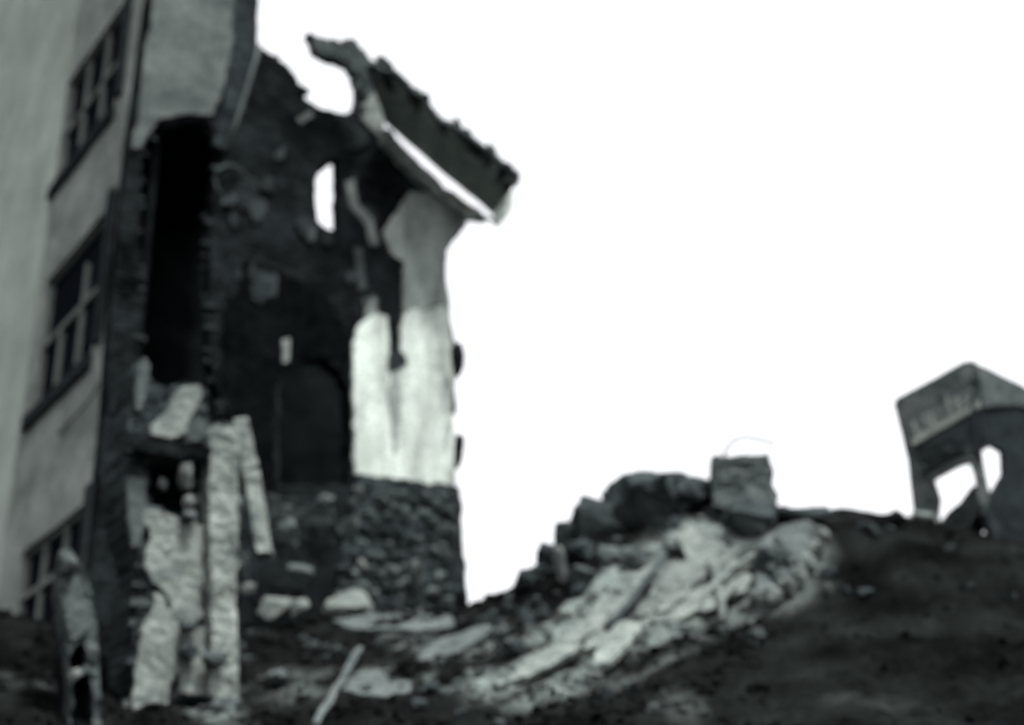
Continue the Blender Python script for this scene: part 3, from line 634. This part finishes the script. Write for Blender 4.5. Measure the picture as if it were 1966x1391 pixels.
# ------------------------------------------------------------------ tilted cab with the lettered board
cb = thing('wrecked_cab', P(1840, 1040, 13.6), 'dark wrecked cab tilted on the bank at right with a lettered board over its openings', 'wreck')
ca = P(1866, 692, 13.6)
CU = (P(1715, 775, 13.9) - ca).normalized()
CF = plane3(ca, P(1715, 775, 13.9), P(1915, 1040, 13.45))
slab('front_panel', CF, [(1716, 776), (1722, 764), (1790, 728), (1850, 694), (1870, 692), (1876, 776), (1880, 862), (1914, 1060), (1898, 1060), (1862, 872), (1864, 870), (1800, 905), (1788, 912), (1802, 955), (1796, 1012), (1772, 1012), (1756, 1000), (1742, 880)],
     'cab', cb, .08, 0, h=.08, jag=.003, disp=.01)
slab('lettered_board', CF, [(1752, 846), (1744, 812), (1872, 742), (1882, 772)], 'board', cb, .03, .03, h=.08, jag=.0, disp=.004)
slab('board_rail', CF, [(1756, 858), (1752, 848), (1882, 772), (1884, 784)], 'letters', cb, .04, .055, h=.06, jag=.0, disp=.003)
def stroke(name, pts, wd, parent):
    for a, b in zip(pts, pts[1:]):
        timber(name, CF.w(CF.at(*a), .042), CF.w(CF.at(*b), .042), wd, .012, 'letters', parent, segs=2, wob=.002, face=CF.n)
L_ = bpy.data.objects.new('lettering', None)
for pts in (((1756, 812), (1763, 838)), ((1764, 838), (1780, 830)), ((1777, 802), (1790, 796), (1794, 808), (1782, 815)), ((1782, 815), (1797, 812), (1800, 823), (1788, 828)), ((1777, 802), (1788, 828)), ((1820, 764), (1829, 800)), ((1843, 790), (1868, 764)), ((1843, 790), (1838, 764))):
    stroke('letter_stroke', pts, .032, cb)
slab('header', CF, [(1762, 862), (1884, 788), (1892, 838), (1870, 862), (1795, 902), (1776, 908)], 'dark', cb, .06, .05, h=.07, jag=.004, disp=.012)
slab('lower_rail', CF, [(1786, 912), (1868, 868), (1872, 884), (1830, 902), (1792, 924)], 'stone', cb, .06, .045, h=.06, jag=.008, disp=.01)
timber('corner_post', CF.w(CF.at(1866, 866), .02), CF.w(CF.at(1914, 1050), .02), .085, .08, 'cab', cb)
CS = plane3(ca, P(1955, 737, 14.3), P(1925, 1050, 13.5))
slab('side_panel', CS, [(1868, 694), (1905, 710), (1952, 734), (2040, 780), (2060, 1120), (1925, 1080), (1892, 985), (1905, 950), (1930, 908), (1928, 866), (1908, 854), (1880, 870), (1872, 790)], 'cab_side_dimmed', cb, .07, 0, h=.09, jag=.006, disp=.02)  # colour darker than the cab front, set against the sun on this side
slab('side_plate', CS, [(1872, 702), (1905, 716), (1950, 740), (2030, 784), (2034, 800), (1950, 778), (1884, 782)], 'mid_stone', cb, .03, .03, h=.08, jag=.004, disp=.01)
slab('curved_panel', CF.off(-.35), [(1796, 1030), (1806, 1004), (1822, 985), (1846, 966), (1864, 932), (1884, 930), (1892, 958), (1880, 985), (1866, 1008), (1860, 1045)], 'cab', cb, .3, 0, h=.06, jag=.004, disp=.015, bulge=.06)
top = [ca, P(1715, 775, 13.9), P(1950, 735, 14.3)]
dep = (P(1955, 737, 14.3) - ca).normalized(); dn = (P(1915, 1040, 13.45) - ca).normalized() * .06
b0, b1 = ca + dn * 0.3, P(1719, 778, 13.9) + dn * .3
V = [b0, b1, b1 + dep * 1.0, b0 + dep * 1.0]; V += [p + dn for p in V]
link('roof', V, [(0, 1, 2, 3), (7, 6, 5, 4), (0, 4, 5, 1), (1, 5, 6, 2), (2, 6, 7, 3), (3, 7, 4, 0)], 'cab', cb)
rock('torn_foot', 1776, 1000, 50, 34, 13.4, 'pale_stone', 'pale chunk at the torn foot of the cab on the bank', 'stone', rot=-20)

# ------------------------------------------------------------------ loose stones and chips over the heaps
protos = {}
for m in ('pale_stone', 'mid_stone', 'dark_stone', 'stone'):
    for k in range(4):
        vs, fs = hull_rock(100 + k, 16, 0)
        me = bpy.data.meshes.new('loose_stone'); me.from_pydata([tuple(v) for v in vs], [], fs); me.materials.append(M[m]); protos[m, k] = me
random.seed(33); cnt = 0; tries = 0
proto_obj = {k: None for k in protos}
while cnt < 110 and tries < 3000:
    tries += 1
    px, py = random.uniform(440, 1960), random.uniform(985, 1391)
    p = surf(px, py)
    if p is None: continue
    t = float(tone_at(np.array([p.x]), np.array([p.y]), np.array([p.z]))[0])
    if px > 1470 and random.random() < .93 or py > 1260 and random.random() < .75: continue
    m = 'pale_stone' if t > .08 else 'mid_stone' if t > .04 else random.choice(['stone', 'dark_stone', 'dark_stone', 'stone', 'dark_stone'])
    k = (m, random.randrange(4))
    if proto_obj[k] is None: o = proto_obj[k] = bpy.data.objects.new('loose_stone', protos[k])
    else: o = proto_obj[k].copy()
    COL.objects.link(o); s = random.uniform(.035, .085) * (1.3 if random.random() < .2 else 1)
    o.location = (p.x, p.y, ground_z(p.x, p.y) + s * .25); o.scale = (s * random.uniform(.8, 1.4), s, s * random.uniform(.6, 1))
    o.rotation_euler = (random.uniform(-.4, .4), random.uniform(-.4, .4), random.uniform(0, 6.3))
    where = ('on the bank below the wrecked cab' if px > 1480 else 'on the lower edge of the heap at bottom centre' if py > 1270 else 'at the foot of the ruined house' if px < 900 else 'on the slope of the rubble mound')
    kind_ = {'pale_stone': 'small pale broken stone', 'mid_stone': 'small grey broken stone', 'stone': 'small dull broken stone', 'dark_stone': 'small blackened stone'}[m]
    tag(o, kind_ + ' ' + where, 'stone', kind_.replace('small', 'loose') + 's ' + where); cnt += 1
# chips
N = 12000; VS, FS, TN = [], [], []; off = 0
bases = [hull_rock(300 + k, 8, 0) for k in range(6)]
cx = rng.uniform(-6, 9, N * 2); cy = rng.uniform(7, 15.5, N * 2)
dd = np.hypot(cx, cy); ok = (dd > 7.5) & (dd < 15) & (np.abs(np.degrees(np.arctan2(cx, cy))) < 27); az_ = np.degrees(np.arctan2(cx, cy)); ok &= rng.random(len(cx)) < np.where(az_ < 11, .4, .05); cx, cy = cx[ok][:N], cy[ok][:N]
ch = np.concatenate([smooth_h(c) for c in np.array_split(np.stack([cx, cy], -1), 10)])
ch += np.array([rough(a, b) for a, b in zip(cx, cy)])
ct = tone_at(cx, cy, ch)
for i in range(len(cx)):
    vs, fs = bases[i % 6]; B = np.array([tuple(v) for v in vs]); s = random.uniform(.012, .05) * (1.5 if random.random() < .08 else 1)
    a = random.uniform(0, 6.3); c, sn = math.cos(a), math.sin(a); B = B * np.array([s * random.uniform(.8, 1.6), s, s * random.uniform(.5, 1)])
    B = np.stack([B[:, 0] * c - B[:, 1] * sn, B[:, 0] * sn + B[:, 1] * c, B[:, 2]], -1) + np.array([cx[i], cy[i], ch[i] + s * .2])
    VS.append(B); FS += [tuple(k + off for k in f) for f in fs]; off += len(B)
    TN += [min(.10, max(.005, float(ct[i]) * random.uniform(1.0, 1.7)))] * len(B)
me = bpy.data.meshes.new('rubble_chips'); me.from_pydata(np.concatenate(VS).tolist(), [], FS); me.update()
at = me.attributes.new('tone', 'FLOAT', 'POINT'); at.data.foreach_set('value', np.array(TN, np.float32)); me.materials.append(M['chips'])
o = bpy.data.objects.new('rubble_chips', me); COL.objects.link(o); tag(o, 'small broken chips of plaster and stone scattered over the heaps', 'rubble', kind='stuff')
for o in bpy.data.objects:
    if '_root' in o: del o['_root']
